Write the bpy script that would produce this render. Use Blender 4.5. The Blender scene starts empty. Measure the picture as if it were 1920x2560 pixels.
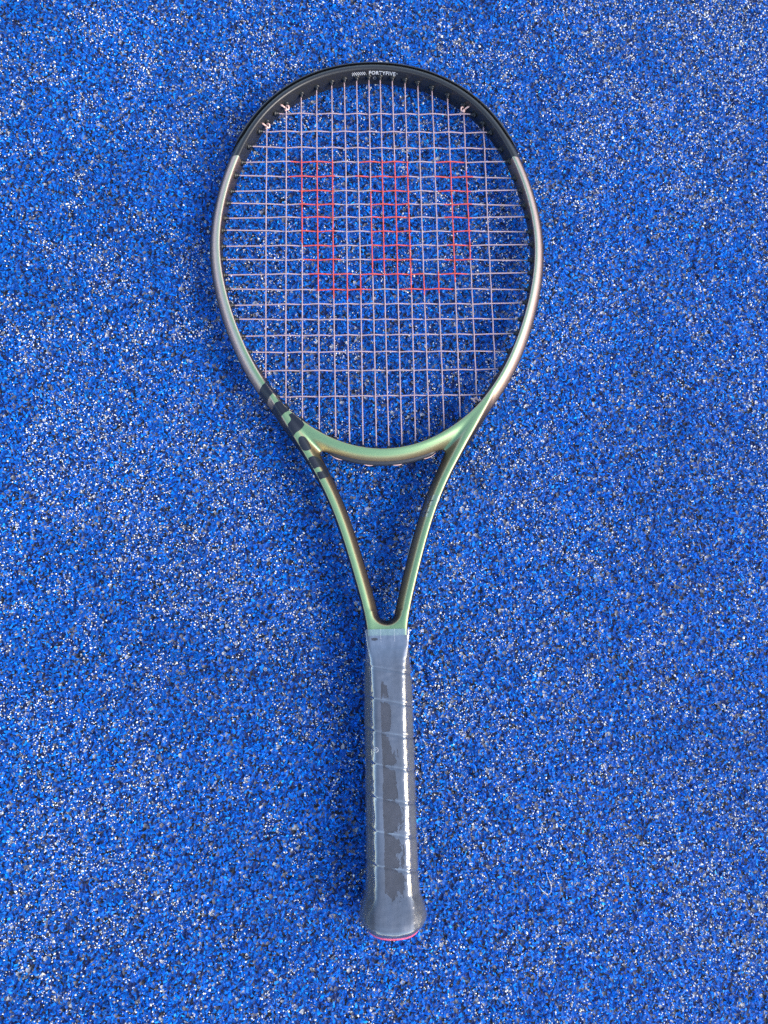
import bpy, bmesh, math, random
import numpy as np
from mathutils import Matrix, Vector
from mathutils.bvhtree import BVHTree
from mathutils.geometry import delaunay_2d_cdt

random.seed(7)
rng = np.random.default_rng(11)
MM = 0.001
scn = bpy.context.scene

# ------------------------------------------------------------------ racket pose (racket space: mm, butt at y=0, string plane at z=0)
TIP_Y, BUTT_Y, TIP_R, BUTT_R = 676.0, 12.0, 10.6, 19.4
TILT = -math.atan((BUTT_R - TIP_R) / (TIP_Y - BUTT_Y))        # the butt is thicker than the hoop, so the racket slopes a little
RACKET_M = Matrix.Translation((0, -0.34, 0)) @ Matrix.Rotation(TILT, 4, 'X')
RACKET_M = Matrix.Translation((0, 0, -(RACKET_M @ Vector((0, TIP_Y * MM, -TIP_R * MM))).z)) @ RACKET_M

# ------------------------------------------------------------------ camera
cam = bpy.data.cameras.new("camera")
cam.sensor_fit = 'VERTICAL'
cam.sensor_height = 36.0
cam.lens = 1923.0 / 2560.0 * 36.0
cam.dof.use_dof = True
cam.dof.focus_distance = 0.585
cam.dof.aperture_fstop = 8.0
cam.clip_start, cam.clip_end = 0.02, 200.0
cam_ob = bpy.data.objects.new("camera", cam)
scn.collection.objects.link(cam_ob)
CR = Matrix(((0.99902543, 0.01495472, -0.04152758), (-0.02186978, 0.98495491, -0.17142210), (0.03833922, 0.17216324, 0.98432206)))
cam_ob.matrix_world = RACKET_M @ (Matrix.Translation((-0.02405, 0.199, 0.568)) @ CR.to_4x4())
scn.camera = cam_ob

# ------------------------------------------------------------------ sky, sun, exposure
SUN_DIR = Vector((0.80, -0.30, 0.62)).normalized()             # towards the sun
el = math.asin(SUN_DIR.z)
az = math.atan2(SUN_DIR.x, SUN_DIR.y)
world = bpy.data.worlds.new("World")
scn.world = world
world.use_nodes = True
wn = world.node_tree.nodes
wn.clear()
sky = wn.new("ShaderNodeTexSky")
sky.sky_type = 'NISHITA'
sky.sun_disc = False
sky.sun_elevation = el
sky.sun_rotation = az
sky.air_density, sky.dust_density, sky.ozone_density = 1.0, 1.3, 1.0
bg = wn.new("ShaderNodeBackground")
bg.inputs["Strength"].default_value = 0.15
wo = wn.new("ShaderNodeOutputWorld")
world.node_tree.links.new(sky.outputs[0], bg.inputs[0])
world.node_tree.links.new(bg.outputs[0], wo.inputs[0])
sun = bpy.data.lights.new("sun", 'SUN')
sun.energy = 1.3
sun.angle = math.radians(36)
sun.color = (1.0, 0.93, 0.83)
sun_ob = bpy.data.objects.new("sun", sun)
scn.collection.objects.link(sun_ob)
sun_ob.rotation_euler = SUN_DIR.to_track_quat('Z', 'Y').to_euler()
scn.view_settings.view_transform = 'Standard'
scn.view_settings.look = 'None'
scn.view_settings.exposure = 1.5
scn.view_settings.gamma = 1.0
scn.cycles.use_denoising = False
scn.cycles.transparent_max_bounces = 12


# ------------------------------------------------------------------ helpers
def obj(name, mesh, mats=None, parent=None, smooth=True):
    o = bpy.data.objects.new(name, mesh)
    scn.collection.objects.link(o)
    if mats:
        for m in (mats if isinstance(mats, (list, tuple)) else [mats]):
            mesh.materials.append(m)
    if smooth and len(mesh.polygons):
        mesh.polygons.foreach_set("use_smooth", np.ones(len(mesh.polygons), bool))
    if parent:
        o.parent = parent
    return o


def mesh_from(name, verts, faces, mat_idx=None, scale=MM):
    me = bpy.data.meshes.new(name)
    me.from_pydata([tuple(np.asarray(v) * scale) for v in verts], [], [tuple(f) for f in faces])
    if mat_idx is not None:
        me.polygons.foreach_set("material_index", np.asarray(mat_idx, np.int32))
    me.update()
    return me


def mesh_np(name, V, F, nside):
    """V (n,3) metres, F (m,nside) ints"""
    me = bpy.data.meshes.new(name)
    V = np.ascontiguousarray(V, np.float32)
    F = np.ascontiguousarray(F, np.int32)
    me.vertices.add(len(V))
    me.vertices.foreach_set("co", V.ravel())
    me.loops.add(F.size)
    me.loops.foreach_set("vertex_index", F.ravel())
    me.polygons.add(len(F))
    me.polygons.foreach_set("loop_start", np.arange(len(F), dtype=np.int32) * nside)
    me.update(calc_edges=True)
    return me


def tube(points, radius, sides=8, closed_ends=True, radii=None):
    """swept tube through points (mm); returns verts, faces, and the ring number of every face"""
    P = np.asarray(points, float)
    n = len(P)
    T = np.gradient(P, axis=0)
    T /= np.linalg.norm(T, axis=1)[:, None] + 1e-12
    up = np.array([0, 0, 1.0])
    if abs(T[0] @ up) > 0.9:
        up = np.array([1.0, 0, 0])
    verts, faces, ring = [], [], []
    Nv = np.cross(T[0], up)
    Nv /= np.linalg.norm(Nv)
    for i in range(n):
        Nv = Nv - T[i] * (Nv @ T[i])
        Nv /= np.linalg.norm(Nv)
        B = np.cross(T[i], Nv)
        r = radius if radii is None else radii[i]
        for k in range(sides):
            a = 2 * math.pi * k / sides
            verts.append(P[i] + r * (math.cos(a) * Nv + math.sin(a) * B))
    for i in range(n - 1):
        for k in range(sides):
            k2 = (k + 1) % sides
            faces.append((i * sides + k, i * sides + k2, (i + 1) * sides + k2, (i + 1) * sides + k))
            ring.append(i)
    if closed_ends:
        faces.append(tuple(range(sides))[::-1])
        ring.append(0)
        faces.append(tuple((n - 1) * sides + k for k in range(sides)))
        ring.append(n - 2)
    return verts, faces, ring


class Mat:
    """small node-tree builder"""
    def __init__(self, name):
        self.m = bpy.data.materials.new(name)
        self.m.use_nodes = True
        self.t = self.m.node_tree
        self.n = self.t.nodes
        self.n.clear()
        self.out = self.n.new("ShaderNodeOutputMaterial")

    def node(self, typ, **kw):
        nd = self.n.new(typ)
        for k, v in kw.items():
            setattr(nd, k, v)
        return nd

    def link(self, a, b):
        self.t.links.new(a, b)

    def principled(self, **kw):
        p = self.n.new("ShaderNodeBsdfPrincipled")
        for k, v in kw.items():
            p.inputs[k.replace('_', ' ')].default_value = v
        self.link(p.outputs[0], self.out.inputs[0])
        return p

    def ramp(self, stops, interp='LINEAR'):
        r = self.n.new("ShaderNodeValToRGB")
        r.color_ramp.interpolation = interp
        e = r.color_ramp.elements
        while len(e) > 1:
            e.remove(e[-1])
        e[0].position, e[0].color = stops[0][0], stops[0][1]
        for p, c in stops[1:]:
            x = e.new(p)
            x.color = c
        return r

    def noise(self, scale, detail=2.0, rough=0.5, coord=None):
        nz = self.n.new("ShaderNodeTexNoise")
        nz.inputs["Scale"].default_value = scale
        nz.inputs["Detail"].default_value = detail
        nz.inputs["Roughness"].default_value = rough
        if coord is None:
            tc = self.n.new("ShaderNodeTexCoord")
            coord = tc.outputs["Object"]
        self.link(coord, nz.inputs["Vector"])
        return nz

    def bump(self, height, strength, dist, into):
        b = self.n.new("ShaderNodeBump")
        b.inputs["Strength"].default_value = strength
        b.inputs["Distance"].default_value = dist
        self.link(height, b.inputs["Height"])
        self.link(b.outputs[0], into.inputs["Normal"])
        return b


def srgb(r, g, b, k=1.0):
    f = lambda c: ((c / 255 + 0.055) / 1.055) ** 2.4 if c / 255 > 0.04045 else c / 255 / 12.92
    return (f(r) * k, f(g) * k, f(b) * k, 1.0)


# ------------------------------------------------------------------ materials
def flat_mat(name, col, rough=0.5, metallic=0.0, spec=0.5, grain=0.0, grain_scale=900):
    M = Mat(name)
    p = M.principled(Base_Color=col, Roughness=rough, Metallic=metallic)
    p.inputs["Specular IOR Level"].default_value = spec
    if grain:
        nz = M.noise(grain_scale, 3)
        M.bump(nz.outputs[0], grain, 0.0004, p)
    return M.m


def frame_material():
    M = Mat("colour_shift_frame_paint")
    tc = M.node("ShaderNodeTexCoord")
    sep = M.node("ShaderNodeSeparateXYZ")
    M.link(tc.outputs["Object"], sep.inputs[0])
    lw = M.node("ShaderNodeLayerWeight")                       # flip-flop pigment: green face on, copper at a slant
    lw.inputs["Blend"].default_value = 0.5
    r = M.ramp([(0.0, (0.235, 0.39, 0.20, 1)), (0.08, (0.25, 0.40, 0.20, 1)), (0.17, (0.45, 0.44, 0.33, 1)),
                (0.32, (0.54, 0.37, 0.31, 1)), (0.50, (0.38, 0.26, 0.215, 1)), (0.70, (0.075, 0.055, 0.042, 1)), (0.9, (0.025, 0.02, 0.017, 1))])
    M.link(lw.outputs["Facing"], r.inputs[0])
    r2 = M.ramp([(0.0, (0.205, 0.345, 0.175, 1)), (0.10, (0.225, 0.35, 0.17, 1)), (0.20, (0.34, 0.34, 0.18, 1)),   # throat: olive green to gold
                 (0.34, (0.29, 0.22, 0.125, 1)), (0.50, (0.10, 0.072, 0.045, 1)), (0.64, (0.030, 0.023, 0.018, 1)), (0.9, (0.014, 0.012, 0.010, 1))])
    M.link(lw.outputs["Facing"], r2.inputs[0])
    fade = M.node("ShaderNodeMapRange")
    fade.inputs["From Min"].default_value = 0.355
    fade.inputs["From Max"].default_value = 0.420
    M.link(sep.outputs[1], fade.inputs["Value"])
    two = M.node("ShaderNodeMixRGB")
    M.link(fade.outputs[0], two.inputs[0])
    M.link(r2.outputs[0], two.inputs[1])
    M.link(r.outputs[0], two.inputs[2])
    nz = M.noise(2600, 2)
    mul = M.node("ShaderNodeMixRGB", blend_type='OVERLAY')
    mul.inputs[0].default_value = 0.08
    M.link(two.outputs[0], mul.inputs[1])
    M.link(nz.outputs[0], mul.inputs[2])
    gt = M.node("ShaderNodeMath", operation='GREATER_THAN')    # crisp masking line of the black paint
    gt.inputs[1].default_value = 0.5864
    M.link(sep.outputs[1], gt.inputs[0])
    mix = M.node("ShaderNodeMixRGB")
    mix.inputs[2].default_value = (0.020, 0.020, 0.021, 1)
    M.link(gt.outputs[0], mix.inputs[0])
    M.link(mul.outputs[0], mix.inputs[1])
    p = M.principled(Roughness=0.36)
    M.link(mix.outputs[0], p.inputs["Base Color"])
    met = M.node("ShaderNodeMath", operation='MULTIPLY_ADD')
    met.inputs[1].default_value = -0.55
    met.inputs[2].default_value = 0.55
    M.link(gt.outputs[0], met.inputs[0])
    M.link(met.outputs[0], p.inputs["Metallic"])
    ro = M.node("ShaderNodeMath", operation='MULTIPLY_ADD')
    ro.inputs[1].default_value = -0.04
    ro.inputs[2].default_value = 0.36
    M.link(gt.outputs[0], ro.inputs[0])
    M.link(ro.outputs[0], p.inputs["Roughness"])
    M.bump(M.noise(1800, 2).outputs[0], 0.02, 0.0003, p)
    return M.m


def string_material(name, col):
    M = Mat(name)
    p = M.principled(Base_Color=col, Roughness=0.32)
    p.inputs["Subsurface Weight"].default_value = 0.0
    nz = M.noise(420, 2)
    r = M.ramp([(0.3, tuple(c * 0.86 for c in col[:3]) + (1,)), (0.7, col)])
    M.link(nz.outputs[0], r.inputs[0])
    M.link(r.outputs[0], p.inputs["Base Color"])
    return M.m


def grip_material():
    M = Mat("dark_grip_tape")
    nz = M.noise(160, 4)
    r = M.ramp([(0.3, (0.022, 0.024, 0.032, 1)), (0.7, (0.038, 0.040, 0.052, 1))])
    M.link(nz.outputs[0], r.inputs[0])
    p = M.principled(Roughness=0.55)
    M.link(r.outputs[0], p.inputs["Base Color"])
    M.bump(M.noise(1500, 3).outputs[0], 0.25, 0.0004, p)
    return M.m


def film_material():
    M = Mat("clear_plastic_wrap")
    tc = M.node("ShaderNodeTexCoord")
    mp = M.node("ShaderNodeMapping")
    mp.inputs["Scale"].default_value = (1.0, 0.35, 1.0)
    M.link(tc.outputs["Object"], mp.inputs[0])
    tr = M.node("ShaderNodeBsdfTransparent")
    tr.inputs[0].default_value = (0.93, 0.95, 0.98, 1)
    gl = M.node("ShaderNodeBsdfGlossy")
    gl.inputs["Roughness"].default_value = 0.10
    gl.inputs["Color"].default_value = (1, 1, 1, 1)
    df = M.node("ShaderNodeBsdfDiffuse")
    df.inputs[0].default_value = (0.75, 0.78, 0.82, 1)
    # long ragged patch: dark reflection of the person overhead, painted in by lowering the shine
    # sky reflection painted by place: strong on the flat upper face, weak on the bevels
    sep = M.node("ShaderNodeSeparateXYZ")
    M.link(tc.outputs["Object"], sep.inputs[0])

    def mth(op, a, b, c=None, clamp=False):
        nd = M.node("ShaderNodeMath", operation=op, use_clamp=clamp)
        for k, v in enumerate((a, b, c)):
            if v is None:
                continue
            if hasattr(v, "is_output"):
                M.link(v, nd.inputs[k])
            else:
                nd.inputs[k].default_value = v
        return nd.outputs[0]
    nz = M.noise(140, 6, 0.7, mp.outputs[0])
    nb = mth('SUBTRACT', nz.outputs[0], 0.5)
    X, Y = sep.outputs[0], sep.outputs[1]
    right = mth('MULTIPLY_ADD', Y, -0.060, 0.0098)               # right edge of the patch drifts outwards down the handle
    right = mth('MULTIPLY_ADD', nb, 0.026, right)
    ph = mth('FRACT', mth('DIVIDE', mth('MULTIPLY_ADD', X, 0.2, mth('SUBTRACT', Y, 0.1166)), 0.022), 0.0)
    wedge = mth('POWER', mth('ABSOLUTE', mth('MULTIPLY_ADD', ph, 2.0, -1.0), 0.0), 7.0)   # bright reflection wedge painted into the patch at every tape edge
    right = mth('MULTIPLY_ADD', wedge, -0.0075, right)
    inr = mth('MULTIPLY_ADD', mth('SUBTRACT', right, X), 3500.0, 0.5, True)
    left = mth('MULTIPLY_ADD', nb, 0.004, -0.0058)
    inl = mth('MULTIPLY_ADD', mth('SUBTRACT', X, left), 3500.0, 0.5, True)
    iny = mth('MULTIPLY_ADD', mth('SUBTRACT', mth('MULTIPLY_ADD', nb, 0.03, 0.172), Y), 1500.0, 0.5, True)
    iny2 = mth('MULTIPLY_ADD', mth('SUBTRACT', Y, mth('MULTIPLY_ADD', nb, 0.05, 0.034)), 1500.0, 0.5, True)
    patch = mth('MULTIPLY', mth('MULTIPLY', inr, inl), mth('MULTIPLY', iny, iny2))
    sx = mth('MULTIPLY', mth('ADD', X, 0.0094), 1 / 0.0024)      # one small dull spot on the neck
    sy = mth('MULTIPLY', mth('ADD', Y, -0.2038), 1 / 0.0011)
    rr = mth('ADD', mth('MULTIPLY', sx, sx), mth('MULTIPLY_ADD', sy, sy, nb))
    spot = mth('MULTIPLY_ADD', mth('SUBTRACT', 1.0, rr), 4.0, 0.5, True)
    reflection_mask = mth('SUBTRACT', 1.0, mth('MAXIMUM', patch, spot))
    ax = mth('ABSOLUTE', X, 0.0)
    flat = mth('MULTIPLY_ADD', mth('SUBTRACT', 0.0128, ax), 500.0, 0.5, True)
    shine = mth('MULTIPLY', mth('MULTIPLY', reflection_mask, flat), mth('MULTIPLY_ADD', M.noise(60, 3, 0.5, mp.outputs[0]).outputs[0], 0.34, 0.02))
    neck = mth('MULTIPLY_ADD', mth('SUBTRACT', Y, 0.182), 60.0, 0.0, True)  # sky reflection painted stronger towards the neck
    shine = mth('MULTIPLY_ADD', mth('MULTIPLY', neck, reflection_mask), 0.20, shine)
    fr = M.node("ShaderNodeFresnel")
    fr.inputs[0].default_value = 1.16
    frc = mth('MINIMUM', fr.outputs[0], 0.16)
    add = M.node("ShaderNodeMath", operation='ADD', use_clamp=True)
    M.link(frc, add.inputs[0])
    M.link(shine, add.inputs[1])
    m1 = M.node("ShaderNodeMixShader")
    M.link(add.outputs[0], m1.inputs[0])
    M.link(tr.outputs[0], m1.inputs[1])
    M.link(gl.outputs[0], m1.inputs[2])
    m2 = M.node("ShaderNodeMixShader")
    m2.inputs[0].default_value = 0.02
    M.link(m1.outputs[0], m2.inputs[1])
    M.link(df.outputs[0], m2.inputs[2])
    M.link(m2.outputs[0], M.out.inputs[0])
    M.bump(M.noise(170, 2, 0.5, mp.outputs[0]).outputs[0], 0.35, 0.0010, gl)
    return M.m


def clear_material(name, fac):
    M = Mat(name)
    tr = M.node("ShaderNodeBsdfTransparent")
    gl = M.node("ShaderNodeBsdfGlossy")
    gl.inputs["Roughness"].default_value = 0.15
    mx = M.node("ShaderNodeMixShader")
    mx.inputs[0].default_value = fac
    M.link(tr.outputs[0], mx.inputs[1])
    M.link(gl.outputs[0], mx.inputs[2])
    M.link(mx.outputs[0], M.out.inputs[0])
    return M.m


def attr_material(name, rough, spec=0.5, trans=0.0):
    M = Mat(name)
    at = M.node("ShaderNodeAttribute", attribute_name="col")
    p = M.principled(Roughness=rough)
    p.inputs["Specular IOR Level"].default_value = spec
    M.link(at.outputs["Color"], p.inputs["Base Color"])
    return M.m


def ground_material():
    M = Mat("sand_filled_turf_base")
    tc = M.node("ShaderNodeTexCoord")
    vo = M.node("ShaderNodeTexVoronoi")
    vo.inputs["Scale"].default_value = 420
    M.link(tc.outputs["Object"], vo.inputs["Vector"])
    r = M.ramp([(0.0, (0.002, 0.02, 0.12, 1)), (0.35, (0.002, 0.10, 0.46, 1)), (0.68, (0.006, 0.009, 0.02, 1)), (0.86, (0.16, 0.16, 0.18, 1)), (0.97, (0.5, 0.5, 0.5, 1))], 'CONSTANT')
    sep = M.node("ShaderNodeSeparateColor")
    M.link(vo.outputs["Color"], sep.inputs[0])
    M.link(sep.outputs[0], r.inputs[0])
    p = M.principled(Roughness=0.7)
    M.link(r.outputs[0], p.inputs["Base Color"])
    M.bump(vo.outputs["Distance"], 0.8, 0.002, p)
    return M.m


MAT = dict(
    frame=frame_material(),
    lilac=string_material("pale_pink_string", (0.42, 0.295, 0.31, 1)),
    red=string_material("red_stencil_ink", (0.62, 0.085, 0.055, 1)),
    knot=string_material("copper_pink_string", (0.68, 0.43, 0.37, 1)),
    guard=flat_mat("black_bumper_plastic", (0.022, 0.024, 0.030, 1), 0.42, grain=0.15),
    gap_shadow=flat_mat("seam_shadow", (0.003, 0.003, 0.004, 1), 0.8, spec=0.1),
    grommet=flat_mat("black_grommet_plastic", (0.003, 0.003, 0.004, 1), 0.34),
    decal=flat_mat("black_letter_print", (0.007, 0.009, 0.016, 1), 0.42, grain=0.05),
    white=flat_mat("white_print", (0.55, 0.55, 0.55, 1), 0.5),
    grip=grip_material(),
    tape=flat_mat("dark_finishing_tape", (0.028, 0.031, 0.042, 1), 0.45),
    pink=flat_mat("pink_butt_cap_plastic", (0.70, 0.08, 0.15, 1), 0.45),
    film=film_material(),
    label=clear_material("clear_label_film", 0.16),
    sticker=flat_mat("pale_sticker_paper", (0.45, 0.50, 0.55, 1), 0.4),
    pile=attr_material("blue_turf_yarn", 0.5, 0.14),
    sand=attr_material("silica_sand", 0.35, 0.5),
    ground=ground_material(),
)

# ------------------------------------------------------------------ ground: base sheet, blue pile, loose sand
gv = [(-40, -40, -0.0046), (40, -40, -0.0046), (40, 40, -0.0046), (-40, 40, -0.0046)]
g = mesh_from("court_ground", gv, [(0, 1, 2, 3)], scale=1.0)
court = obj("court_ground", g, MAT['ground'], smooth=False)
court['kind'] = 'structure'
court['label'] = "blue sand dressed artificial turf court under the racket"

X0, X1, Y0, Y1 = -0.42, 0.42, -0.56, 0.58                      # metres; the racket lies at the middle of this patch


def value_noise(x, y, cell, seed):
    r = np.random.default_rng(seed)
    G = r.random((96, 96)).astype(np.float32)
    u, v = x / cell + 500.0, y / cell + 500.0
    i, j = np.floor(u).astype(int), np.floor(v).astype(int)
    fu, fv = u - i, v - j
    fu, fv = fu * fu * (3 - 2 * fu), fv * fv * (3 - 2 * fv)
    g_ = lambda a, b: G[a % 96, b % 96]
    return (g_(i, j) * (1 - fu) + g_(i + 1, j) * fu) * (1 - fv) + (g_(i, j + 1) * (1 - fu) + g_(i + 1, j + 1) * fu) * fv


def rotate(P, yaw, pitch, roll):
    """P (n,k,3): roll about y, pitch about x, then yaw about z"""
    x, y, z = P[..., 0], P[..., 1], P[..., 2]
    c, s = np.cos(roll)[:, None], np.sin(roll)[:, None]
    x, z = c * x + s * z, -s * x + c * z
    c, s = np.cos(pitch)[:, None], np.sin(pitch)[:, None]
    y, z = c * y - s * z, s * y + c * z
    c, s = np.cos(yaw)[:, None], np.sin(yaw)[:, None]
    x, y = c * x - s * y, s * x + c * y
    return np.stack([x, y, z], -1)


def set_col(me, C):
    a = me.color_attributes.new("col", 'FLOAT_COLOR', 'POINT')
    a.data.foreach_set("color", np.ascontiguousarray(C, np.float32).ravel())


def sandiness(x, y):
    return 0.42 * value_noise(x, y, 0.008, 1) + 0.32 * value_noise(x, y, 0.022, 2) + 0.26 * value_noise(x, y, 0.11, 3)


def make_pile():
    n = 350_000
    x = rng.uniform(X0, X1, n)
    y = rng.uniform(Y0, Y1, n)
    s = sandiness(x, y)
    L = rng.gamma(7, 0.29, n) * 1e-3                            # yarn tip length, m
    W = rng.gamma(9, 0.130, n) * 1e-3
    t = np.array([-0.5, 0.0, 0.55])
    wf = np.array([0.55, 1.0, 0.45])
    P = np.zeros((n, 6, 3))
    bend = rng.uniform(0.1, 0.9, n)
    cup = rng.uniform(-0.2, 0.5, n)
    for a in range(3):
        for b, sg in enumerate((-1, 1)):
            k = a * 2 + b
            P[:, k, 1] = L * t[a] + rng.normal(0, 0.08, n) * L
            P[:, k, 0] = sg * W * wf[a] * 0.5 * rng.uniform(0.7, 1.3, n)
            P[:, k, 2] = -bend * L * t[a] ** 2 * 1.6 - cup * W * 0.3 * (1 if a == 1 else 0.4) + rng.normal(0, 0.1e-3, n)
    P = rotate(P, rng.uniform(0, 2 * math.pi, n), rng.normal(0, 0.50, n), rng.normal(0, 0.50, n))
    P[:, :, 0] += x[:, None]
    P[:, :, 1] += y[:, None]
    z = rng.uniform(-3.6e-3, 0.2e-3, n) - 1.0e-3 * np.clip(s - 0.5, -0.2, 0.4) * 4
    P[:, :, 2] += z[:, None]
    base = np.arange(n)[:, None] * 6
    q = np.array([[0, 1, 3, 2], [2, 3, 5, 4]])
    F = (base[:, None, :] + q[None]).reshape(-1, 4)
    me = mesh_np("turf_pile", P.reshape(-1, 3), F, 4)
    v = rng.random(n)
    k = rng.lognormal(-0.03, 0.33, n) * (0.82 + 0.36 * value_noise(x, y, 0.075, 8))
    C = np.ones((n, 4))
    C[:, 0] = 0.0012 * k
    C[:, 1] = 0.118 * k * rng.uniform(0.75, 1.25, n)
    C[:, 2] = 0.50 * np.clip(k, 0.3, 1.6)
    dusty = np.clip((s - 0.54) * 1.0, 0, 0.12)[:, None] * rng.random((n, 1))
    C[:, :3] = C[:, :3] * (1 - dusty) + np.array([0.20, 0.22, 0.27]) * dusty
    dark = v < 0.035
    C[dark, :3] *= 0.12
    C[:, 2] = np.clip(C[:, 2], 0, 0.88)
    set_col(me, np.repeat(C, 6, axis=0))
    o = obj("turf_pile", me, MAT['pile'], smooth=False)
    o['kind'] = 'stuff'
    o['label'] = "short curled royal blue turf yarn covering the court"
    return o


def make_sand():
    n0 = 400_000
    x = rng.uniform(X0, X1, n0)
    y = rng.uniform(Y0, Y1, n0)
    s = sandiness(x, y)
    keep = rng.random(n0) < np.clip((s - 0.37) * 3.2, 0.05, 1.0) * 0.46
    x, y = x[keep], y[keep]
    n = len(x)
    D = np.array([[1, 0, 0], [-1, 0, 0], [0, 1, 0], [0, -1, 0], [0, 0, 1], [0, 0, -1]], float)
    R = rng.gamma(8, 0.059, n) * 1e-3
    P = D[None] * R[:, None, None] * rng.uniform(0.65, 1.3, (n, 6, 1)) * np.array([1.15, 1.0, 0.85])
    P = rotate(P, rng.uniform(0, 6.28, n), rng.uniform(0, 6.28, n), rng.uniform(0, 6.28, n))
    P[:, :, 0] += x[:, None]
    P[:, :, 1] += y[:, None]
    P[:, :, 2] += rng.uniform(-1.3e-3, 1.0e-3, n)[:, None]
    tri = np.array([[0, 2, 4], [2, 1, 4], [1, 3, 4], [3, 0, 4], [2, 0, 5], [1, 2, 5], [3, 1, 5], [0, 3, 5]])
    F = (np.arange(n)[:, None, None] * 6 + tri[None]).reshape(-1, 3)
    me = mesh_np("sand_grains", P.reshape(-1, 3), F, 3)
    C = np.ones((n, 4))
    tone = np.array([[0.93, 0.90, 0.82], [0.76, 0.75, 0.74], [0.66, 0.60, 0.50], [0.30, 0.31, 0.34], [0.10, 0.10, 0.11], [0.42, 0.34, 0.29]])
    pick = rng.choice(6, n, p=[0.38, 0.24, 0.15, 0.08, 0.06, 0.09])
    C[:, :3] = np.clip(tone[pick] * rng.uniform(0.8, 1.1, (n, 1)), 0, 0.93)
    set_col(me, np.repeat(C, 6, axis=0))
    o = obj("sand_grains", me, MAT['sand'], smooth=True)
    o['kind'] = 'stuff'
    o['label'] = "pale white and grey sand grains lying among the blue yarn"
    return o


make_pile()
make_sand()

# ------------------------------------------------------------------ the racket
racket = bpy.data.objects.new("tennis_racket", None)
racket.empty_display_size = 0.05
scn.collection.objects.link(racket)
racket.matrix_world = RACKET_M
racket['label'] = "green and black tennis racket with pale pink strings, grip still in clear plastic wrap"
racket['category'] = "tennis racket"

# --- outlines (mm, right half; the racket is symmetric about x=0)
INNER = [(0, 665), (16, 664.0), (33, 660.6), (48, 655.3), (68, 643.2), (84, 629), (95.8, 613), (104.7, 596.5), (119.3, 552), (122.2, 534), (123.3, 515),
         (122.3, 496), (119, 475), (114.4, 458), (107.8, 439.5), (97.3, 415), (89.7, 401.5), (80.3, 388), (68, 374.6), (55, 363.9), (42, 356.2), (29, 350.6), (10, 346.0), (0, 345.3)]
CY0 = 508.0
_a = np.array([math.atan2(y - CY0, x) for x, y in INNER])
_r = np.array([math.hypot(x, y - CY0) for x, y in INNER])
_a2 = np.concatenate([_a, math.pi - _a])
_r2 = np.concatenate([_r, _r])
K = 8
basis = lambda t: np.stack([np.ones_like(t)] + [np.sin(k * t) if k % 2 else np.cos(k * t) for k in range(1, K + 1)], -1)
coef = np.linalg.lstsq(basis(_a2), _r2, rcond=None)[0]


def hoop_inner(t):
    t = np.asarray(t, float)
    r = basis(t) @ coef
    return np.stack([r * np.cos(t), CY0 + r * np.sin(t)], -1)


HN = 900
hoop = hoop_inner(np.linspace(0, 2 * math.pi, HN, endpoint=False))
OUT = np.array([(121.0, 444.5), (115.7, 431), (109.5, 416.7), (102.2, 403), (94.3, 390.5), (84.2, 376.7), (76, 365.5), (67.5, 353), (59.9, 340.5), (52.8, 327.8), (48.5, 319), (42, 304),
                (35, 285.7), (26.5, 260.3), (21, 237), (16.0, 214.0), (15.2, 207), (14.9, 201)])
pc = np.polyfit((OUT[:, 1] - 320) / 120, OUT[:, 0], 6)
arm_x = lambda y: np.polyval(pc, (np.asarray(y, float) - 320) / 120)
_ay = np.linspace(446, 200, 200)
arm = np.stack([arm_x(_ay), _ay], -1)


def seg_dist(Q, P, closed, chunk=6000):
    """distance and unit direction (away from the curve) of points Q to polyline P, with the sign of the side"""
    A = P
    B = np.roll(P, -1, axis=0) if closed else P[1:]
    if not closed:
        A = P[:-1]
    D = B - A
    LL = (D ** 2).sum(1)
    dist = np.empty(len(Q))
    side = np.empty(len(Q))
    near = np.empty((len(Q), 2))
    for i in range(0, len(Q), chunk):
        q = Q[i:i + chunk]
        w0 = q[:, None, 0] - A[None, :, 0]
        w1 = q[:, None, 1] - A[None, :, 1]
        t = np.clip((w0 * D[:, 0] + w1 * D[:, 1]) / LL, 0, 1)
        e0 = w0 - t * D[:, 0]
        e1 = w1 - t * D[:, 1]
        d2 = e0 * e0 + e1 * e1
        k = d2.argmin(1)
        ii = np.arange(len(q))
        dist[i:i + chunk] = np.sqrt(d2[ii, k])
        near[i:i + chunk, 0] = q[:, 0] - e0[ii, k]
        near[i:i + chunk, 1] = q[:, 1] - e1[ii, k]
        side[i:i + chunk] = np.sign(D[k, 0] * w1[ii, k] - D[k, 1] * w0[ii, k])
    return dist * np.where(side == 0, 1, side)


smax = lambda a, b, k: 0.5 * (a + b + np.sqrt((a - b) ** 2 + k * k))
smin = lambda a, b, k: 0.5 * (a + b - np.sqrt((a - b) ** 2 + k * k))
sstep = lambda x: np.clip(x, 0, 1) ** 2 * (3 - 2 * np.clip(x, 0, 1))
H = 10.6


def line_plane(n, za, nt, nb):
    """slanted side through (nt, H) on top and (nb, 0) at mid height; positive outside (towards +n)"""
    L = np.sqrt(H * H + (nb - nt) ** 2)
    return ((n - nt) * H + (za - H) * (nb - nt)) / L


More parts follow.
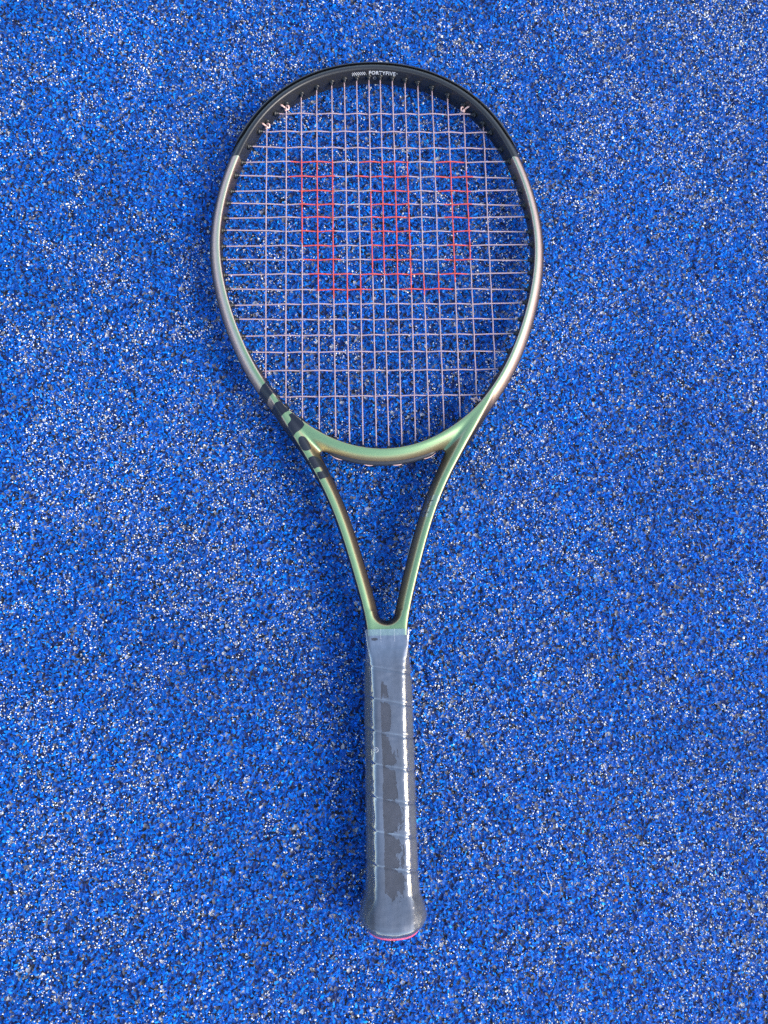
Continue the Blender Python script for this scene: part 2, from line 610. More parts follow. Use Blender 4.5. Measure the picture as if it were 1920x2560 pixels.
def body(fields, x, y, z):
    n, e, u = fields
    za = np.sqrt(z * z + 4.0) - 0.18
    top = za - H
    w = 11.0 + 1.0 * sstep((y - 560) / 100)
    a_out = smax(line_plane(n, za, 6.2, w), line_plane(n, za, 4.3, w + 4.0), 1.2)
    A = smax(smax(top, -n, 1.3), a_out, 2.6)
    up = sstep((y - 330) / 75)
    o_t = 0.8 + 4.6 * up                                        # outer shoulder of the arm
    i_t = 6.2 + 2.0 * up
    b_out = line_plane(-e, za, -o_t, 0.0) + 2.2 * sstep((y - 375) / 45)
    b_in = line_plane(e, za, i_t - 0.5, 10.6 + 1.5 * sstep((y - 200) / 30))
    B = smax(smax(top, b_out, 1.6), b_in, 1.8)
    B = np.maximum(B, y - 428)
    AB = smin(A, B, 0.25 + 4.0 * sstep((385 - y) / 30))
    c_out = line_plane(np.abs(x), za, 14.0, 15.1)
    c_u = line_plane(-u, za, -11.0, -6.3)
    Cc = smax(smax(smax(top, c_out, 1.6), c_u, 1.8), np.where(y > 224, (y - 224) * 1.0, -50.0), 0.05)
    S = smin(AB, Cc, 0.8)
    return np.maximum(S, 202.0 - y)


def fields2d(x, y):
    Q = np.stack([x, y], -1)
    n = -seg_dist(Q, hoop, True)
    Qa = np.stack([np.abs(x), y], -1)
    e = seg_dist(Qa, arm, False)
    e = -e
    u = np.hypot(x, y - 224.5)
    return n, e, u


def surface_nets():
    h = 1.0
    xs = np.arange(-139, 139.5, h) + 0.013
    ys = np.arange(195, 681, h) + 0.017
    zs = np.arange(-12.5, 13, h) + 0.011
    X, Y = np.meshgrid(xs, ys, indexing='ij')
    x, y = X.ravel(), Y.ravel()
    f = fields2d(x, y)
    F = np.empty((len(xs), len(ys), len(zs)), np.float32)
    for k, z in enumerate(zs):
        F[:, :, k] = body(f, x, y, np.full_like(x, z)).reshape(X.shape)
    S = F < 0
    nx, ny, nz = F.shape
    cs = (nx - 1, ny - 1, nz - 1)
    cnt = np.zeros(cs, np.int16)
    acc = np.zeros(cs + (3,), np.float32)
    off = [(0, 0), (0, 1), (1, 0), (1, 1)]
    crossings = []
    for ax in range(3):
        lo = [slice(None)] * 3
        hi = [slice(None)] * 3
        lo[ax], hi[ax] = slice(0, -1), slice(1, None)
        a, b = F[tuple(lo)], F[tuple(hi)]
        cr = S[tuple(lo)] != S[tuple(hi)]
        I = np.argwhere(cr)
        va, vb = a[cr], b[cr]
        t = va / (va - vb)
        pos = I.astype(np.float32)
        pos[:, ax] += t
        o1, o2 = [d for d in range(3) if d != ax]
        for da, db in off:
            c = I.copy()
            c[:, o1] -= da
            c[:, o2] -= db
            ok = (c >= 0).all(1) & (c < np.array(cs)).all(1)
            ci = tuple(c[ok].T)
            np.add.at(cnt, ci, 1)
            np.add.at(acc, ci, pos[ok])
        crossings.append((ax, I, S[tuple(lo)][cr]))
    act = cnt > 0
    idx = -np.ones(cs, np.int64)
    idx[act] = np.arange(act.sum())
    V = acc[act] / cnt[act][:, None]
    V = V * h + np.array([xs[0], ys[0], zs[0]])
    quads = []
    for ax, I, ins in crossings:
        o1, o2 = [(1, 2), (2, 0), (0, 1)][ax]
        c = []
        for da, db in [(1, 1), (0, 1), (0, 0), (1, 0)]:
            cc = I.copy()
            cc[:, o1] -= da
            cc[:, o2] -= db
            c.append(idx[tuple(cc.T)])
        q = np.stack(c, -1)
        q[~ins] = q[~ins][:, ::-1]
        quads.append(q)
    Fq = np.concatenate(quads)
    # pull the vertices onto the exact surface
    for _ in range(2):
        x, y, z = V.T
        f0 = fields2d(x, y)
        d = 0.12
        fx = fields2d(x + d, y)
        fy = fields2d(x, y + d)
        v0 = body(f0, x, y, z)
        g = np.stack([body(fx, x + d, y, z) - v0, body(fy, x, y + d, z) - v0, body(f0, x, y, z + d) - v0], -1) / d
        step = np.clip(v0 / np.maximum((g ** 2).sum(1), 0.3), -0.8, 0.8)
        V = V - g * step[:, None]
    return V, Fq


V, Fq = surface_nets()
fm = mesh_np("frame", V * MM, Fq, 4)
frame = obj("frame", fm, MAT['frame'], racket)
bvh = BVHTree.FromPolygons([tuple(v) for v in V], [tuple(q) for q in Fq.tolist()])


def drape(poly, off, parent, name, mat, step=0.9, side=0):
    """flat print laid on the frame's upper side: polygon in x,y (mm), pressed onto the surface"""
    pts = []
    for i, p in enumerate(poly):
        q = poly[(i + 1) % len(poly)]
        L = math.hypot(q[0] - p[0], q[1] - p[1])
        m = max(1, int(L / step))
        for k in range(m):
            pts.append((p[0] + (q[0] - p[0]) * k / m, p[1] + (q[1] - p[1]) * k / m))
    nb = len(pts)
    xs = [p[0] for p in pts]
    ys = [p[1] for p in pts]
    gx = np.arange(min(xs) + 0.3, max(xs), step)
    gy = np.arange(min(ys) + 0.3, max(ys), step)

    def inside(x, y):
        c = False
        for i in range(nb):
            x1, y1 = pts[i]
            x2, y2 = pts[i - 1]
            if (y1 > y) != (y2 > y) and x < (x2 - x1) * (y - y1) / (y2 - y1) + x1:
                c = not c
        return c
    bp = np.array(pts)
    inner = [(x, y) for x in gx for y in gy if inside(x, y) and np.hypot(bp[:, 0] - x, bp[:, 1] - y).min() > step * 0.45]
    co, _, fa, *_r = delaunay_2d_cdt([Vector(p) for p in pts + inner], [], [list(range(nb))], 1, 1e-5)
    vs = []
    for c in co:
        hit = bvh.ray_cast(Vector((c.x, c.y, 40)), Vector((0, 0, -1)))
        if hit[0] is None or hit[0].z < 3:
            hit = bvh.find_nearest(Vector((c.x, c.y, 2.5)))
        vs.append(tuple(hit[0] + hit[1].normalized() * off))
    me = mesh_from(name, vs, [tuple(f) for f in fa])
    return obj(name, me, mat, parent)


# --- block lettering printed across the left side of the frame
LETTERS = [
    [(-90.4, 400.7), (-88.4, 400.5), (-86.5, 399.0), (-83.6, 394.0), (-80.6, 389.1), (-82.8, 387.8), (-85.2, 385.7), (-86.5, 383.8), (-87.7, 381.4), (-90.3, 384.3), (-92.8, 387.5), (-95.2, 390.6), (-93.2, 390.9), (-92.0, 393.0), (-90.6, 394.7), (-88.3, 396.6), (-89.4, 398.6)],
    [(-80.2, 385.7), (-78.3, 386.9), (-77.2, 385.2), (-74.5, 381.8), (-72.0, 379.0), (-68.8, 375.2), (-70.6, 374.5), (-73.0, 373.2), (-75.5, 370.8), (-76.7, 368.5), (-77.7, 367.0), (-80.1, 369.8), (-82.3, 373.2), (-84.5, 376.2), (-82.8, 377.8), (-81.6, 379.5), (-79.9, 381.2), (-77.9, 382.2), (-78.9, 383.7)],
    [(-70.4, 371.4), (-66.7, 373.4), (-64.1, 370.7), (-61.3, 368.1), (-59.9, 365.7), (-58.6, 363.4), (-60.1, 361.3), (-62.5, 359.0), (-64.9, 357.2), (-66.4, 355.3), (-67.6, 353.2), (-69.6, 356.2), (-72.1, 359.8), (-73.6, 362.0), (-71.8, 362.7), (-71.0, 364.0), (-69.4, 365.8), (-68.6, 367.7), (-69.2, 369.2)],
    [(-63.3, 351.9), (-62.7, 353.6), (-61.3, 354.6), (-59.3, 354.7), (-57.7, 353.7), (-56.3, 351.6), (-54.9, 348.5), (-54.0, 346.0), (-54.2, 344.7), (-55.3, 343.9), (-57.3, 343.2), (-59.3, 343.4), (-60.3, 344.4), (-61.7, 346.5), (-62.9, 349.4)],
    [(-56.6, 337.2), (-54.5, 338.5), (-52.1, 339.5), (-50.1, 339.5), (-48.1, 338.4), (-46.1, 336.1), (-44.1, 332.9), (-42.5, 330.0), (-41.5, 327.1), (-41.1, 325.1), (-41.8, 323.6), (-43.4, 322.6), (-45.8, 321.8), (-48.0, 320.6), (-49.6, 323.4), (-51.1, 326.1), (-48.6, 327.0), (-46.5, 327.4), (-45.5, 328.2), (-45.3, 329.4), (-46.1, 330.7), (-47.5, 331.1), (-49.3, 330.5), (-52.3, 328.9), (-54.8, 334.0)],
]
for poly in LETTERS:
    drape(poly, 0.10, frame, "printed_letter", MAT['decal'])

# --- two clear labels on the right throat arm, each with a small dark dash
for poly, dash in (([(33.3, 309.3), (42.3, 307.7), (37.9, 300.2), (30.5, 300.9)], (33.2, 304.3)),
                   ([(30.2, 300.2), (37.4, 299.0), (33.8, 291.6), (26.4, 292.8)], (29.8, 295.7))):
    lb = drape(poly, 0.12, frame, "clear_label", MAT['label'], 1.2)
    x, y = dash
    d_ = drape([(x, y + 0.35), (x + 3.0, y + 0.25), (x + 3.0, y - 0.25), (x, y - 0.2)], 0.22, None, "dash_mark", MAT['decal'], 0.5)
    d_.parent = frame


# --- curve helpers on the hoop
def hoop_frame(t):
    p = hoop_inner(np.array([t - 1e-4, t, t + 1e-4]))
    tg = p[2] - p[0]
    tg /= np.linalg.norm(tg)
    nrm = np.array([tg[1], -tg[0]])                             # outward (counter-clockwise curve)
    return p[1], tg, nrm


def sweep_hoop(ts, profile, taper=None):
    vs, fs = [], []
    m = len(profile)
    for i, t in enumerate(ts):
        p, tg, nrm = hoop_frame(t)
        wgt = 1.0 if taper is None else taper[i]
        for (a, b, lift) in profile:
            q = p + nrm * (a + lift * wgt)
            vs.append((q[0], q[1], b))
    for i in range(len(ts) - 1):
        for k in range(m - 1):
            fs.append((i * m + k, i * m + k + 1, (i + 1) * m + k + 1, (i + 1) * m + k)[::-1])
    return vs, fs


# --- bumper guard round the outside of the head's top half, its seam's shadow painted as a dark strip
def guard_angle(yv, lo, hi):
    for _ in range(60):
        mid = (lo + hi) / 2
        if hoop_inner(np.array([mid]))[0][1] < yv:
            lo = mid
        else:
            hi = mid
    return (lo + hi) / 2


tR = guard_angle(590, 0.0, 1.4)
ts = np.linspace(tR, math.pi - tR, 150)
tap = np.clip(np.minimum(ts - ts[0], ts[-1] - ts) / 0.10, 0.05, 1)


def slope_n(z, y):
    w = 11.0 + 1.0 * float(sstep((y - 560) / 100))
    q = 1 - (math.sqrt(z * z + 4) - 0.18) / H
    return min(6.2 + (w - 6.2) * q, 4.3 + (w - 0.3) * q)


gv, gf = [], []
prof_z = [7.6, 7.5, 6.9, 5.6, 3.8, 1.9, 0.0, -1.9, -3.8, -5.6, -6.9, -7.5, -7.6]
prof_l = [-0.6, 0.45, 0.95, 1.05, 1.05, 1.0, 1.0, 1.0, 1.05, 1.05, 0.95, 0.45, -0.6]
m = len(prof_z)
for i, t in enumerate(ts):
    p, tg, nrm = hoop_frame(t)
    for zz, ll in zip(prof_z, prof_l):
        zt = zz * (0.45 + 0.55 * tap[i])
        q = p + nrm * (slope_n(zt, p[1]) + (ll * tap[i] if ll > 0 else ll) - 0.15)
        gv.append((q[0], q[1], zt))
for i in range(len(ts) - 1):
    for k in range(m - 1):
        gf.append((i * m + k, (i + 1) * m + k, (i + 1) * m + k + 1, i * m + k + 1))
gf.append(tuple(range(m)))
gf.append(tuple((len(ts) - 1) * m + k for k in range(m))[::-1])
guard = obj("bumper_guard", mesh_from("bumper_guard", gv, gf), MAT['guard'], racket)
sv, sf = [], []
for i, t in enumerate(ts):
    p, tg, nrm = hoop_frame(t)
    z0 = 7.6 * (0.45 + 0.55 * tap[i])
    for dz, lift in ((1.05, -0.5), (0.95, 0.12), (0.15, 0.16), (0.0, -0.5)):
        q = p + nrm * (slope_n(z0 + dz, p[1]) + lift)
        sv.append((q[0], q[1], z0 + dz))
for i in range(len(ts) - 1):
    for k in range(3):
        sf.append((i * 4 + k, (i + 1) * 4 + k, (i + 1) * 4 + k + 1, i * 4 + k + 1))
seam = obj("guard_seam_shadow", mesh_from("guard_seam_shadow", sv, sf), MAT['gap_shadow'], guard)

# --- strings
MX = [-89.0, -73.3, -60.7, -48.1, -35.8, -25.1, -14.8, -4.9, 4.5, 14.8, 25.3, 35.7, 47.5, 60.4, 73.5, 89.1]
CYS = [631.1, 614.6, 600.1, 587.5, 574.3, 561.7, 549.8, 538.4, 526.3, 514.0, 501.7, 489.5, 476.5, 464.2, 451.4, 438.5, 424.6, 409.5, 388.8]
RED_C = {3: [(-69.9, -35.4), (-14.3, 26.2), (48.1, 73.8)], 4: [(-72.0, -35.2), (-18.1, 25.8), (46.7, 77.9)], 5: [(-64.3, -35.7), (-5.0, 25.8), (49.6, 75.7)],
         6: [(-62.7, -34.8), (-5.2, 25.8), (53.4, 76.8)], 7: [(-61.5, -35.9), (-5.1, 26.1), (53.6, 75.0)], 8: [(-61.5, -34.8), (-4.7, 25.8), (57.1, 74.2)],
         9: [(-61.6, -34.9), (-5.0, 25.4), (54.4, 73.7)], 10: [(-60.0, -30.6), (-5.2, 26.1), (52.3, 74.2)], 11: [(-56.0, -21.3), (-14.3, 35.9), (48.0, 69.5)],
         12: [(-50.4, -5.7), (14.9, 59.1)]}
RED_M = {2: (514.2, 587.2), 3: (473.4, 587.2), 4: (467.3, 587.3), 5: (466.3, 487.9), 6: (470.3, 487.8), 7: (487.8, 562.4), 8: (487.8, 587.4), 9: (480.3, 587.5),
         10: (472.5, 587.5), 11: (470.8, 487.7), 12: (472.4, 490.4), 13: (481.5, 587.7), 14: (502.0, 578.7)}
HD = hoop_inner(np.linspace(0, 2 * math.pi, 4000))


def hit_x(x, upper):
    sel = HD[(HD[:, 1] > CY0) == upper]
    return sel[np.abs(sel[:, 0] - x).argmin()][1]


def hit_y(y, right):
    sel = HD[(HD[:, 0] > 0) == right]
    return sel[np.abs(sel[:, 1] - y).argmin()][0]


AMP, SR = 0.60, 0.50


def wave_z(s, knots):
    """smooth over-under height along a string: knots = sorted [(s, z)]"""
    ks = np.array([k[0] for k in knots])
    kz = np.array([k[1] for k in knots])
    i = np.clip(np.searchsorted(ks, s) - 1, 0, len(ks) - 2)
    f = np.clip((s - ks[i]) / (ks[i + 1] - ks[i]), 0, 1)
    f = f * f * (3 - 2 * f)
    return kz[i] * (1 - f) + kz[i + 1] * f


def grommet(pos, direction, zt):
    """short black barrel standing out of the inner wall with a rounded lip; returns the object"""
    d = np.array([direction[0], direction[1], 0.0])
    P0 = np.array([pos[0], pos[1], zt])
    prof = [(-0.8, 2.9), (0.35, 2.9), (0.7, 2.4), (0.8, 1.55), (2.2, 1.4), (2.75, 1.35), (3.05, 1.1), (3.0, 0.72)]
    pts = [P0 + d * a for a, r in prof]
    v, f, _ = tube([P0 + d * (k * 1.0) for k in range(len(prof))], 1.0, 12, False)
    v = np.array(v).reshape(len(prof), 12, 3)
    for k, (a, r) in enumerate(prof):
        c = P0 + d * (k * 1.0)
        v[k] = (v[k] - c) * r + P0 + d * a
    me = mesh_from("grommet", v.reshape(-1, 3), f)
    return obj("grommet", me, MAT['grommet'], racket)


KNOT_AT = {(0, True): 1, (1, True): 1, (14, True): -1, (14, False): -1}
strings = {}
for i, x in enumerate(MX):
    yt, yb = hit_x(x, True), hit_x(x, False)
    kn = [(yb - 3, 0.0)] + [(cy, AMP * (1 if (i + j) % 2 else -1)) for j, cy in sorted(enumerate(CYS), key=lambda q: q[1]) if yb + 4 < cy < yt - 4] + [(yt + 3, 0.0)]
    s = np.arange(yb - 3, yt + 3, 1.5)
    dx = np.array([random.uniform(-0.25, 0.25) * 0 for _ in s])
    pts = np.stack([np.full_like(s, x) + 0.18 * np.sin(s * 0.021 + i * 1.7), s, wave_z(s, kn)], -1)
    v, f, ring = tube(pts, SR, 8)
    mi = np.zeros(len(f), int)
    if i in RED_M:
        lo, hi = RED_M[i]
        mi = np.array([1 if lo < s[r] < hi else 0 for r in ring])
    o = obj("main_string", mesh_from("main_string", v, f, mi), [MAT['lilac'], MAT['red']], racket)
    strings[i] = o
    for upper, yy in ((True, yt), (False, yb)):
        sg = -1 if upper else 1
        grommet((x, yy), (0, sg), 0.0)
for j, y in enumerate(CYS):
    xl, xr = hit_y(y, False), hit_y(y, True)
    st = 1.3 * (1 if j % 2 == 0 else -1) if j >= 2 else 0.0
    kn = [(xl - 3, st)] + [(x, -AMP * (1 if (i + j) % 2 else -1)) for i, x in enumerate(MX) if xl + 4 < x < xr - 4] + [(xr + 3, -st)]
    s = np.arange(xl - 3, xr + 3, 1.5)
    pts = np.stack([s, np.full_like(s, y) + 0.15 * np.sin(s * 0.03 + j * 2.1), wave_z(s, kn)], -1)
    v, f, ring = tube(pts, SR, 8)
    mi = np.zeros(len(f), int)
    if j in RED_C:
        mi = np.array([1 if any(lo < s[r] < hi for lo, hi in RED_C[j]) else 0 for r in ring])
    obj("cross_string", mesh_from("cross_string", v, f, mi), [MAT['lilac'], MAT['red']], racket)
    grommet((xl, y), (1, 0), st)
    grommet((xr, y), (-1, 0), -st)

# --- tie-off knots
for (i, upper), sd in KNOT_AT.items():
    x = MX[i]
    yy = hit_x(x, upper) + (-4.6 if upper else 4.6)
    sg = 1 if upper else -1
    vs, fs = [], []

    def add(pts, r):
        v, f, _ = tube(pts, r, 8)
        b = len(vs)
        vs.extend(v)
        fs.extend([tuple(k + b for k in q) for q in f])
    loop = [(x + sd * (0.9 + 1.5 * math.cos(a)), yy + sg * (0.8 + 1.7 * math.sin(a)), 1.2 + 0.6 * math.sin(a * 2)) for a in np.linspace(-2.2, 2.4, 18)]
    add(loop, 0.66)
    add([(x - 0.2, yy - sg * 1.6, 0.3), (x, yy - sg * 0.6, 1.0), (x + sd * 0.1, yy + sg * 0.6, 1.3)], 0.95)
    tail = [(x - sd * 0.2, yy + sg * 0.3, 0.9), (x - sd * 1.4, yy + sg * 0.9, 1.9), (x - sd * 2.8, yy + sg * 1.4, 2.8), (x - sd * 4.2, yy + sg * 1.7, 3.3)]
    add(tail, 0.68)
    obj("tie_off_knot", mesh_from("tie_off_knot", vs, fs), MAT['knot'], strings[i])

# --- black grommet strip under the bridge of the throat, string loops showing below it
tB0 = -math.pi / 2
xs_b = np.linspace(-39, 39, 60)


def bridge_t(xv):
    lo, hi = tB0 - 0.9, tB0 + 0.9
    for _ in range(50):
        mid = (lo + hi) / 2
        if hoop_inner(np.array([mid]))[0][0] < xv:
            lo = mid
        else:
            hi = mid
    return (lo + hi) / 2


tb = np.array([bridge_t(x) for x in xs_b])
gvv, gff = [], []
pr = [(2.6, 9.2), (2.4, 11.0), (1.2, 11.9), (-1.6, 12.0), (-2.6, 11.2), (-2.8, 9.2)]
for i, t in enumerate(tb):
    p, tg, nrm = hoop_frame(t)
    e_ = min(1.0, min(i, len(tb) - 1 - i) / 5 + 0.1)
    for zz, nn in pr:
        q = p + nrm * (9.2 + (nn - 9.2) * e_)
        gvv.append((q[0], q[1], zz * (0.6 + 0.4 * e_)))
m = len(pr)
for i in range(len(tb) - 1):
    for k in range(m - 1):
        gff.append((i * m + k, i * m + k + 1, (i + 1) * m + k + 1, (i + 1) * m + k))
obj("grommet_strip", mesh_from("grommet_strip", gvv, gff), MAT['guard'], racket)
for a, b in ((4, 5), (6, 7), (8, 9), (10, 11)):
    pts = []
    for w in np.linspace(0, 1, 13):
        xx = MX[a] + (MX[b] - MX[a]) * w
        p, tg, nrm = hoop_frame(bridge_t(xx))
        q = p + nrm * (10.6 + 1.6 * math.sin(math.pi * w))
        pts.append((q[0], q[1], 0.0))
    v, f, _ = tube(pts, SR, 8)
    obj("string_loop", mesh_from("string_loop", v, f), MAT['knot'], strings[a])


# --- print on the inner wall at the tip: slanted bars, word, small ring
def wall_point(x, zt, off=0.12):
    t = math.pi / 2
    lo, hi = 0.9, 2.2
    for _ in range(50):
        mid = (lo + hi) / 2
        if hoop_inner(np.array([mid]))[0][0] > x:
            lo = mid
        else:
            hi = mid
    p, tg, nrm = hoop_frame((lo + hi) / 2)
    org = Vector((p[0], p[1], 0)) - Vector((nrm[0], nrm[1], 0)) * 3.0 + Vector((0, 0, zt))
    hit = bvh.ray_cast(org, Vector((nrm[0], nrm[1], 0)))
    if hit[0] is None:
        return (p[0], p[1], zt)
    q = hit[0] + hit[1].normalized() * off
    return tuple(q)


def font_mesh(body_text, size, weight, spacing):
    cu = bpy.data.curves.new("lettering", 'FONT')
    cu.body = body_text
    cu.size = size
    cu.offset = weight
    cu.space_character = spacing
    cu.align_x = 'LEFT'
    ob = bpy.data.objects.new("lettering", cu)
    scn.collection.objects.link(ob)
    bpy.context.view_layer.update()
    dg = bpy.context.evaluated_depsgraph_get()
    me = bpy.data.meshes.new_from_object(ob.evaluated_get(dg))
    bpy.data.objects.remove(ob)
    bpy.data.curves.remove(cu)
    return me


tm = font_mesh("FORTYFIVE", 1.0, 0.028, 1.12)
co = np.array([v.co[:] for v in tm.vertices])
lo, hi = co.min(0), co.max(0)
TX0, TX1, TZ0, TZ1 = -4.6, 17.2, 3.0, 6.9
for v in tm.vertices:
    u = (v.co.x - lo[0]) / (hi[0] - lo[0])
    w = (v.co.y - lo[1]) / (hi[1] - lo[1])
    v.co = Vector(wall_point(TX0 + u * (TX1 - TX0), TZ0 + w * (TZ1 - TZ0))) * MM
obj("lettering", tm, MAT['white'], frame, smooth=False)
vs, fs = [], []
for k in range(8):                                             # slanted bars
    x0 = -18.6 + k * 1.62
    b = len(vs)
    for (dx, zz) in ((1.35, 2.8), (2.0, 2.8), (0.0, 6.2), (-0.65, 6.2)):
        vs.append(wall_point(max(-18.9, min(-6.6, x0 + dx - 0.9)), zz))
    fs.append((b, b + 1, b + 2, b + 3))
obj("slanted_bars", mesh_from("slanted_bars", vs, fs), MAT['white'], frame, smooth=False)
vs, fs = [], []
for k in range(24):
    a = 2 * math.pi * k / 24
    for r in (0.95, 1.3):
        vs.append(wall_point(0.3 + r * math.cos(a) * 1.15, -0.9 + r * math.sin(a) * 1.15))
for k in range(24):
    k2 = (k + 1) % 24
    fs.append((k * 2, k * 2 + 1, k2 * 2 + 1, k2 * 2))
obj("ring_mark", mesh_from("ring_mark", vs, fs), flat_mat("grey_print", (0.35, 0.35, 0.34, 1)), frame, smooth=False)
vs, fs = [], []
for k in range(10):
    a = 2 * math.pi * k / 10
    vs.append(wall_point(18.4 + 0.4 * math.cos(a), 5.6 + 0.4 * math.sin(a)))
fs.append(tuple(range(10)))
obj("dot_mark", mesh_from("dot_mark", vs, fs), MAT['white'], frame, smooth=False)


# --- pale sticker on the inner face of the right throat arm, its edges standing a little proud
def inner_wall_strip(y0, y1, z0, z1, proud, name, mat):
    vs, fs = [], []
    ys = np.linspace(y0, y1, 14)
    for y in ys:
        for zz in (z0, z1):
            hit = bvh.ray_cast(Vector((0.0, float(y), zz)), Vector((1, 0, 0)))
            q = hit[0] + hit[1].normalized() * proud
            vs.append(tuple(q))
            q2 = hit[0] + hit[1].normalized() * (proud - 0.25)
            vs.append(tuple(q2))
    n = len(ys)
    for i in range(n - 1):
        a, b = i * 4, (i + 1) * 4
        fs += [(a, a + 2, b + 2, b), (a + 1, b + 1, b + 3, a + 3), (a, b, b + 1, a + 1), (a + 2, a + 3, b + 3, b + 2)]
    fs += [(0, 1, 3, 2), ((n - 1) * 4, (n - 1) * 4 + 2, (n - 1) * 4 + 3, (n - 1) * 4 + 1)]
    return obj(name, mesh_from(name, vs, fs), mat, frame, smooth=False)


inner_wall_strip(262.5, 280.0, -2.6, -1.2, 0.5, "sticker", MAT['sticker'])
inner_wall_strip(242.5, 248.5, -4.2, 0.0, 0.6, "sticker", MAT['label'])

# ------------------------------------------------------------------ handle
# y, half width, half height, bevel distance
PROFILE = [(211.5, 16.1, 11.6, 24.5), (206.0, 15.7, 11.6, 22.0), (202.0, 15.2, 11.9, 19.6), (199.5, 15.1, 12.0, 19.0), (197.0, 15.4, 12.6, 18.4), (190, 16.0, 14.2, 17.9), (180, 16.9, 15.1, 17.9), (165, 17.4, 15.6, 18.0), (120, 17.5, 15.7, 18.0),
           (60, 17.9, 15.9, 18.3), (42, 18.1, 16.1, 18.5), (33, 18.8, 16.8, 19.3), (27, 20.7, 18.0, 21.6), (21, 22.7, 19.0, 23.6), (15.5, 23.7, 19.6, 24.6), (12, 23.3, 19.3, 24.2), (9.6, 22.0, 18.2, 22.6), (8.2, 20.9, 17.0, 21.0), (7.0, 19.4, 16.0, 18.9), (6.0, 18.6, 15.3, 18.2), (5.4, 18.0, 14.8, 17.6)]
_py = np.array([p[0] for p in PROFILE])[::-1]
_pp = np.array([p[1:] for p in PROFILE])[::-1]


def prof(y):
    return np.array([np.interp(y, _py, _pp[:, k]) for k in range(3)])


PITCH = 22.0
NA = 96
ANG = np.linspace(0, 2 * math.pi, NA, endpoint=False)


def ring_at(y, grow, pw, seam=None):
    a, b, d = prof(y)
    pw = pw + (8 - pw) * float(sstep((34 - y) / 22))
    a, b, d = a + grow, b + grow, d + grow
    c, s = np.cos(ANG), np.sin(ANG)
    q = 0.7432, 0.6690
    terms = sum(np.maximum(t, 0) ** pw for t in (c / a, -c / a, s / b, -s / b, (c * q[0] + s * q[1]) / d, (-c * q[0] + s * q[1]) / d, (c * q[0] - s * q[1]) / d, (-c * q[0] - s * q[1]) / d))
    r = terms ** (-1.0 / pw)
    if seam is not None and y > 8:
        r = r + seam(y, ANG, r * c)
    return r


def wrap_phase(y, ang, xx):
    """mm above the nearest tape edge; the edges run down to the right on the upper side"""
    k = (y - 116.6 + 22.0 * ((ang - math.pi / 2 + math.pi) % (2 * math.pi) - math.pi) / (2 * math.pi) * -0.9) / PITCH
    fr = k - np.floor(k)
    return fr * PITCH


def noise1(seed, n=64):
    r = np.random.default_rng(seed)
    return r.normal(0, 1, n)


def grip_seam(y, ang, xx):
    p = wrap_phase(y, ang, xx)
    fade = sstep((y - 30) / 8) * sstep((190 - y) / 6)
    edge = np.minimum(p, PITCH - p)
    return fade * (-1.0 * np.exp(-(edge / 0.9) ** 2) + 0.25 * np.clip(1 - p / 9, 0, 1))


_nz = [np.random.default_rng(50 + k).normal(0, 1, (NA, 160)) for k in range(2)]


def film_seam(y, ang, xx):
    p = wrap_phase(y, ang, xx)
    fade = sstep((y - 30) / 8) * sstep((190 - y) / 6)
    edge = np.where(p > PITCH / 2, p - PITCH, p)
    return fade * (-0.75 * np.exp(-((edge + 0.4) / 0.9) ** 2) + 0.30 * np.exp(-((edge - 1.6) / 1.1) ** 2))


def handle_mesh(name, ys, grow, pw, seam, cap_lo=True, cap_hi=False, jitter=0.0):
    vs, fs = [], []
    r_ = np.random.default_rng(5)
    G = r_.normal(0, 1, (len(ys) // 3 + 3, NA))
    # smooth round the ring, leave along y: small lengthwise puckers
    for _ in range(3):
        G = (G + np.roll(G, 1, 1) + np.roll(G, -1, 1)) / 3
    for i, y in enumerate(ys):
        r = ring_at(y, grow, pw, seam)
        if jitter:
            k = i / 3
            a = int(k)
            r = r + jitter * ((1 - (k - a)) * G[a] + (k - a) * G[a + 1])
        for k in range(NA):
            xx = r[k] * math.cos(ANG[k])
            bow = 2.6 * (xx / 19.0) ** 2 * float(sstep((24 - y) / 16))
            vs.append((xx, y + bow, r[k] * math.sin(ANG[k])))
    for i in range(len(ys) - 1):
        for k in range(NA):
            k2 = (k + 1) % NA
            fs.append((i * NA + k, i * NA + k2, (i + 1) * NA + k2, (i + 1) * NA + k))
    if cap_lo:
        fs.append(tuple(range(NA)))
    if cap_hi:
        fs.append(tuple((len(ys) - 1) * NA + k for k in range(NA))[::-1])
    return mesh_from(name, vs, fs)


grip = obj("grip", handle_mesh("grip", np.arange(6.5, 198.2, 0.9), -0.45, 34, grip_seam, True, True), MAT['grip'], racket)
tape = obj("finishing_tape", handle_mesh("finishing_tape", np.arange(196.5, 206.2, 0.8), -0.35, 34, None, True, True), MAT['tape'], racket)
cap = obj("butt_cap", handle_mesh("butt_cap", np.array([5.5, 5.8, 6.2, 6.6, 7.0]), -0.2, 26, None, True, True), MAT['pink'], racket)
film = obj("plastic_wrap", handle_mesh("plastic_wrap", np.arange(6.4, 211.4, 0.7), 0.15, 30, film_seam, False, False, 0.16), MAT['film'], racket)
film['label'] = "shiny clear plastic wrap over the dark grip"


def film_z(x, y, off):
    r = ring_at(y, 0.15, 30, film_seam)
    top = np.argsort(np.abs(r * np.cos(ANG) - x) + (np.sin(ANG) < 0) * 100)[:2]
    return float((r * np.sin(ANG))[top].mean()) + off


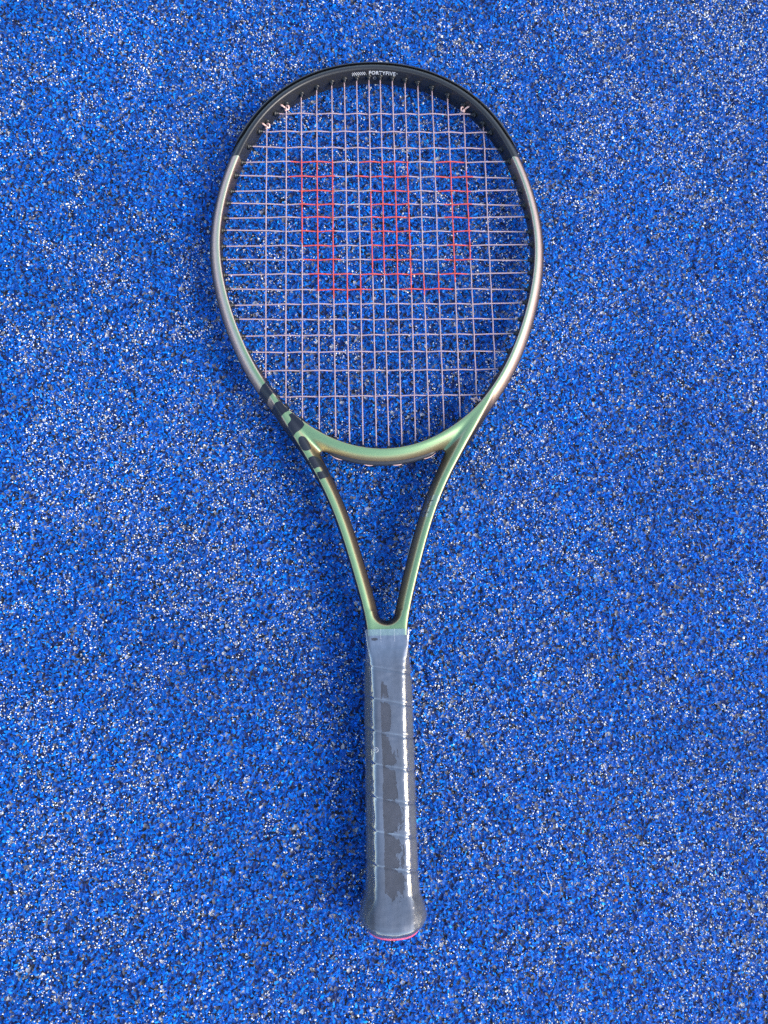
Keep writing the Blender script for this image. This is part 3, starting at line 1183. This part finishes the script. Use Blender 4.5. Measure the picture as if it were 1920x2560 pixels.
# perforation dots and the small ring mark on the film
vs, fs = [], []
for x in (-4.9, 5.0):
    for y in np.arange(202.2, 210.8, 0.95):
        b = len(vs)
        zz = film_z(x, y, 0.12)
        for k in range(6):
            vs.append((x + 0.2 * math.cos(k * math.pi / 3), y + 0.2 * math.sin(k * math.pi / 3), zz))
        fs.append(tuple(range(b, b + 6)))
obj("perforation", mesh_from("perforation", vs, fs), MAT['white'], film, smooth=False)
vs, fs = [], []


def stroke(pts, w):
    b = len(vs)
    P = np.array(pts)
    T = np.gradient(P, axis=0)
    T /= np.linalg.norm(T, axis=1)[:, None]
    for (x, y), (tx, ty) in zip(P, T):
        for s_ in (-1, 1):
            xx, yy = x - ty * w * s_, y + tx * w * s_
            vs.append((xx, yy, film_z(xx, yy, 0.18)))
    for i in range(len(P) - 1):
        fs.append((b + i * 2, b + i * 2 + 1, b + i * 2 + 3, b + i * 2 + 2))


stroke([(-10.0 + 1.55 * math.cos(a), 128.2 + 1.55 * math.sin(a)) for a in np.linspace(0, 2 * math.pi, 25)], 0.14)
stroke([(-10.5, 127.3), (-10.5, 128.9)], 0.12)
stroke([(-10.5 + 0.75 * math.cos(a), 128.4 + 0.5 * math.sin(a)) for a in np.linspace(1.5, -1.5, 8)], 0.12)
obj("ring_print", mesh_from("ring_print", vs, fs), MAT['white'], film, smooth=False)

# ------------------------------------------------------------------ stray bits lying on the turf
def world_pt(p, dz):
    w = RACKET_M @ (Vector(p) * MM)
    return np.array([w.x, w.y, dz]) * 1000


hair_px = [(105.6, 27.0), (107.6, 24.3), (110.4, 21.8), (113.0, 20.6), (114.4, 22.2), (114.9, 25.7), (114.3, 28.4), (113.8, 30.1), (112.6, 32.6), (112.2, 34.2), (112.0, 37.0)]
hp = [world_pt((x, y, -19.2), 0.0014 + 0.0005 * math.sin(k * 1.7)) for k, (x, y) in enumerate(hair_px)]
v, f, _ = tube(hp, 0.13, 6)
hair = obj("stray_fibre", mesh_from("stray_fibre", v, f), flat_mat("pale_fibre", (0.75, 0.76, 0.78, 1), 0.4))
hair['label'] = "thin white curled fibre lying on the blue turf right of the handle"
hair['category'] = "fibre"
c0 = world_pt((161.3, 15.3, -19.4), 0.0009)
bm = bmesh.new()
bmesh.ops.create_icosphere(bm, subdivisions=2, radius=1.0)
for vv in bm.verts:
    vv.co = Vector((vv.co.x * 1.7, vv.co.y * 1.1, vv.co.z * 0.8)) * random.uniform(0.8, 1.15) * MM + Vector(c0) * MM
me = bpy.data.meshes.new("brown_crumb")
bm.to_mesh(me)
bm.free()
crumb = obj("brown_crumb", me, flat_mat("red_brown_crumb", (0.22, 0.07, 0.035, 1), 0.8))
crumb['label'] = "tiny red brown crumb on the turf at lower right"
crumb['category'] = "crumb"
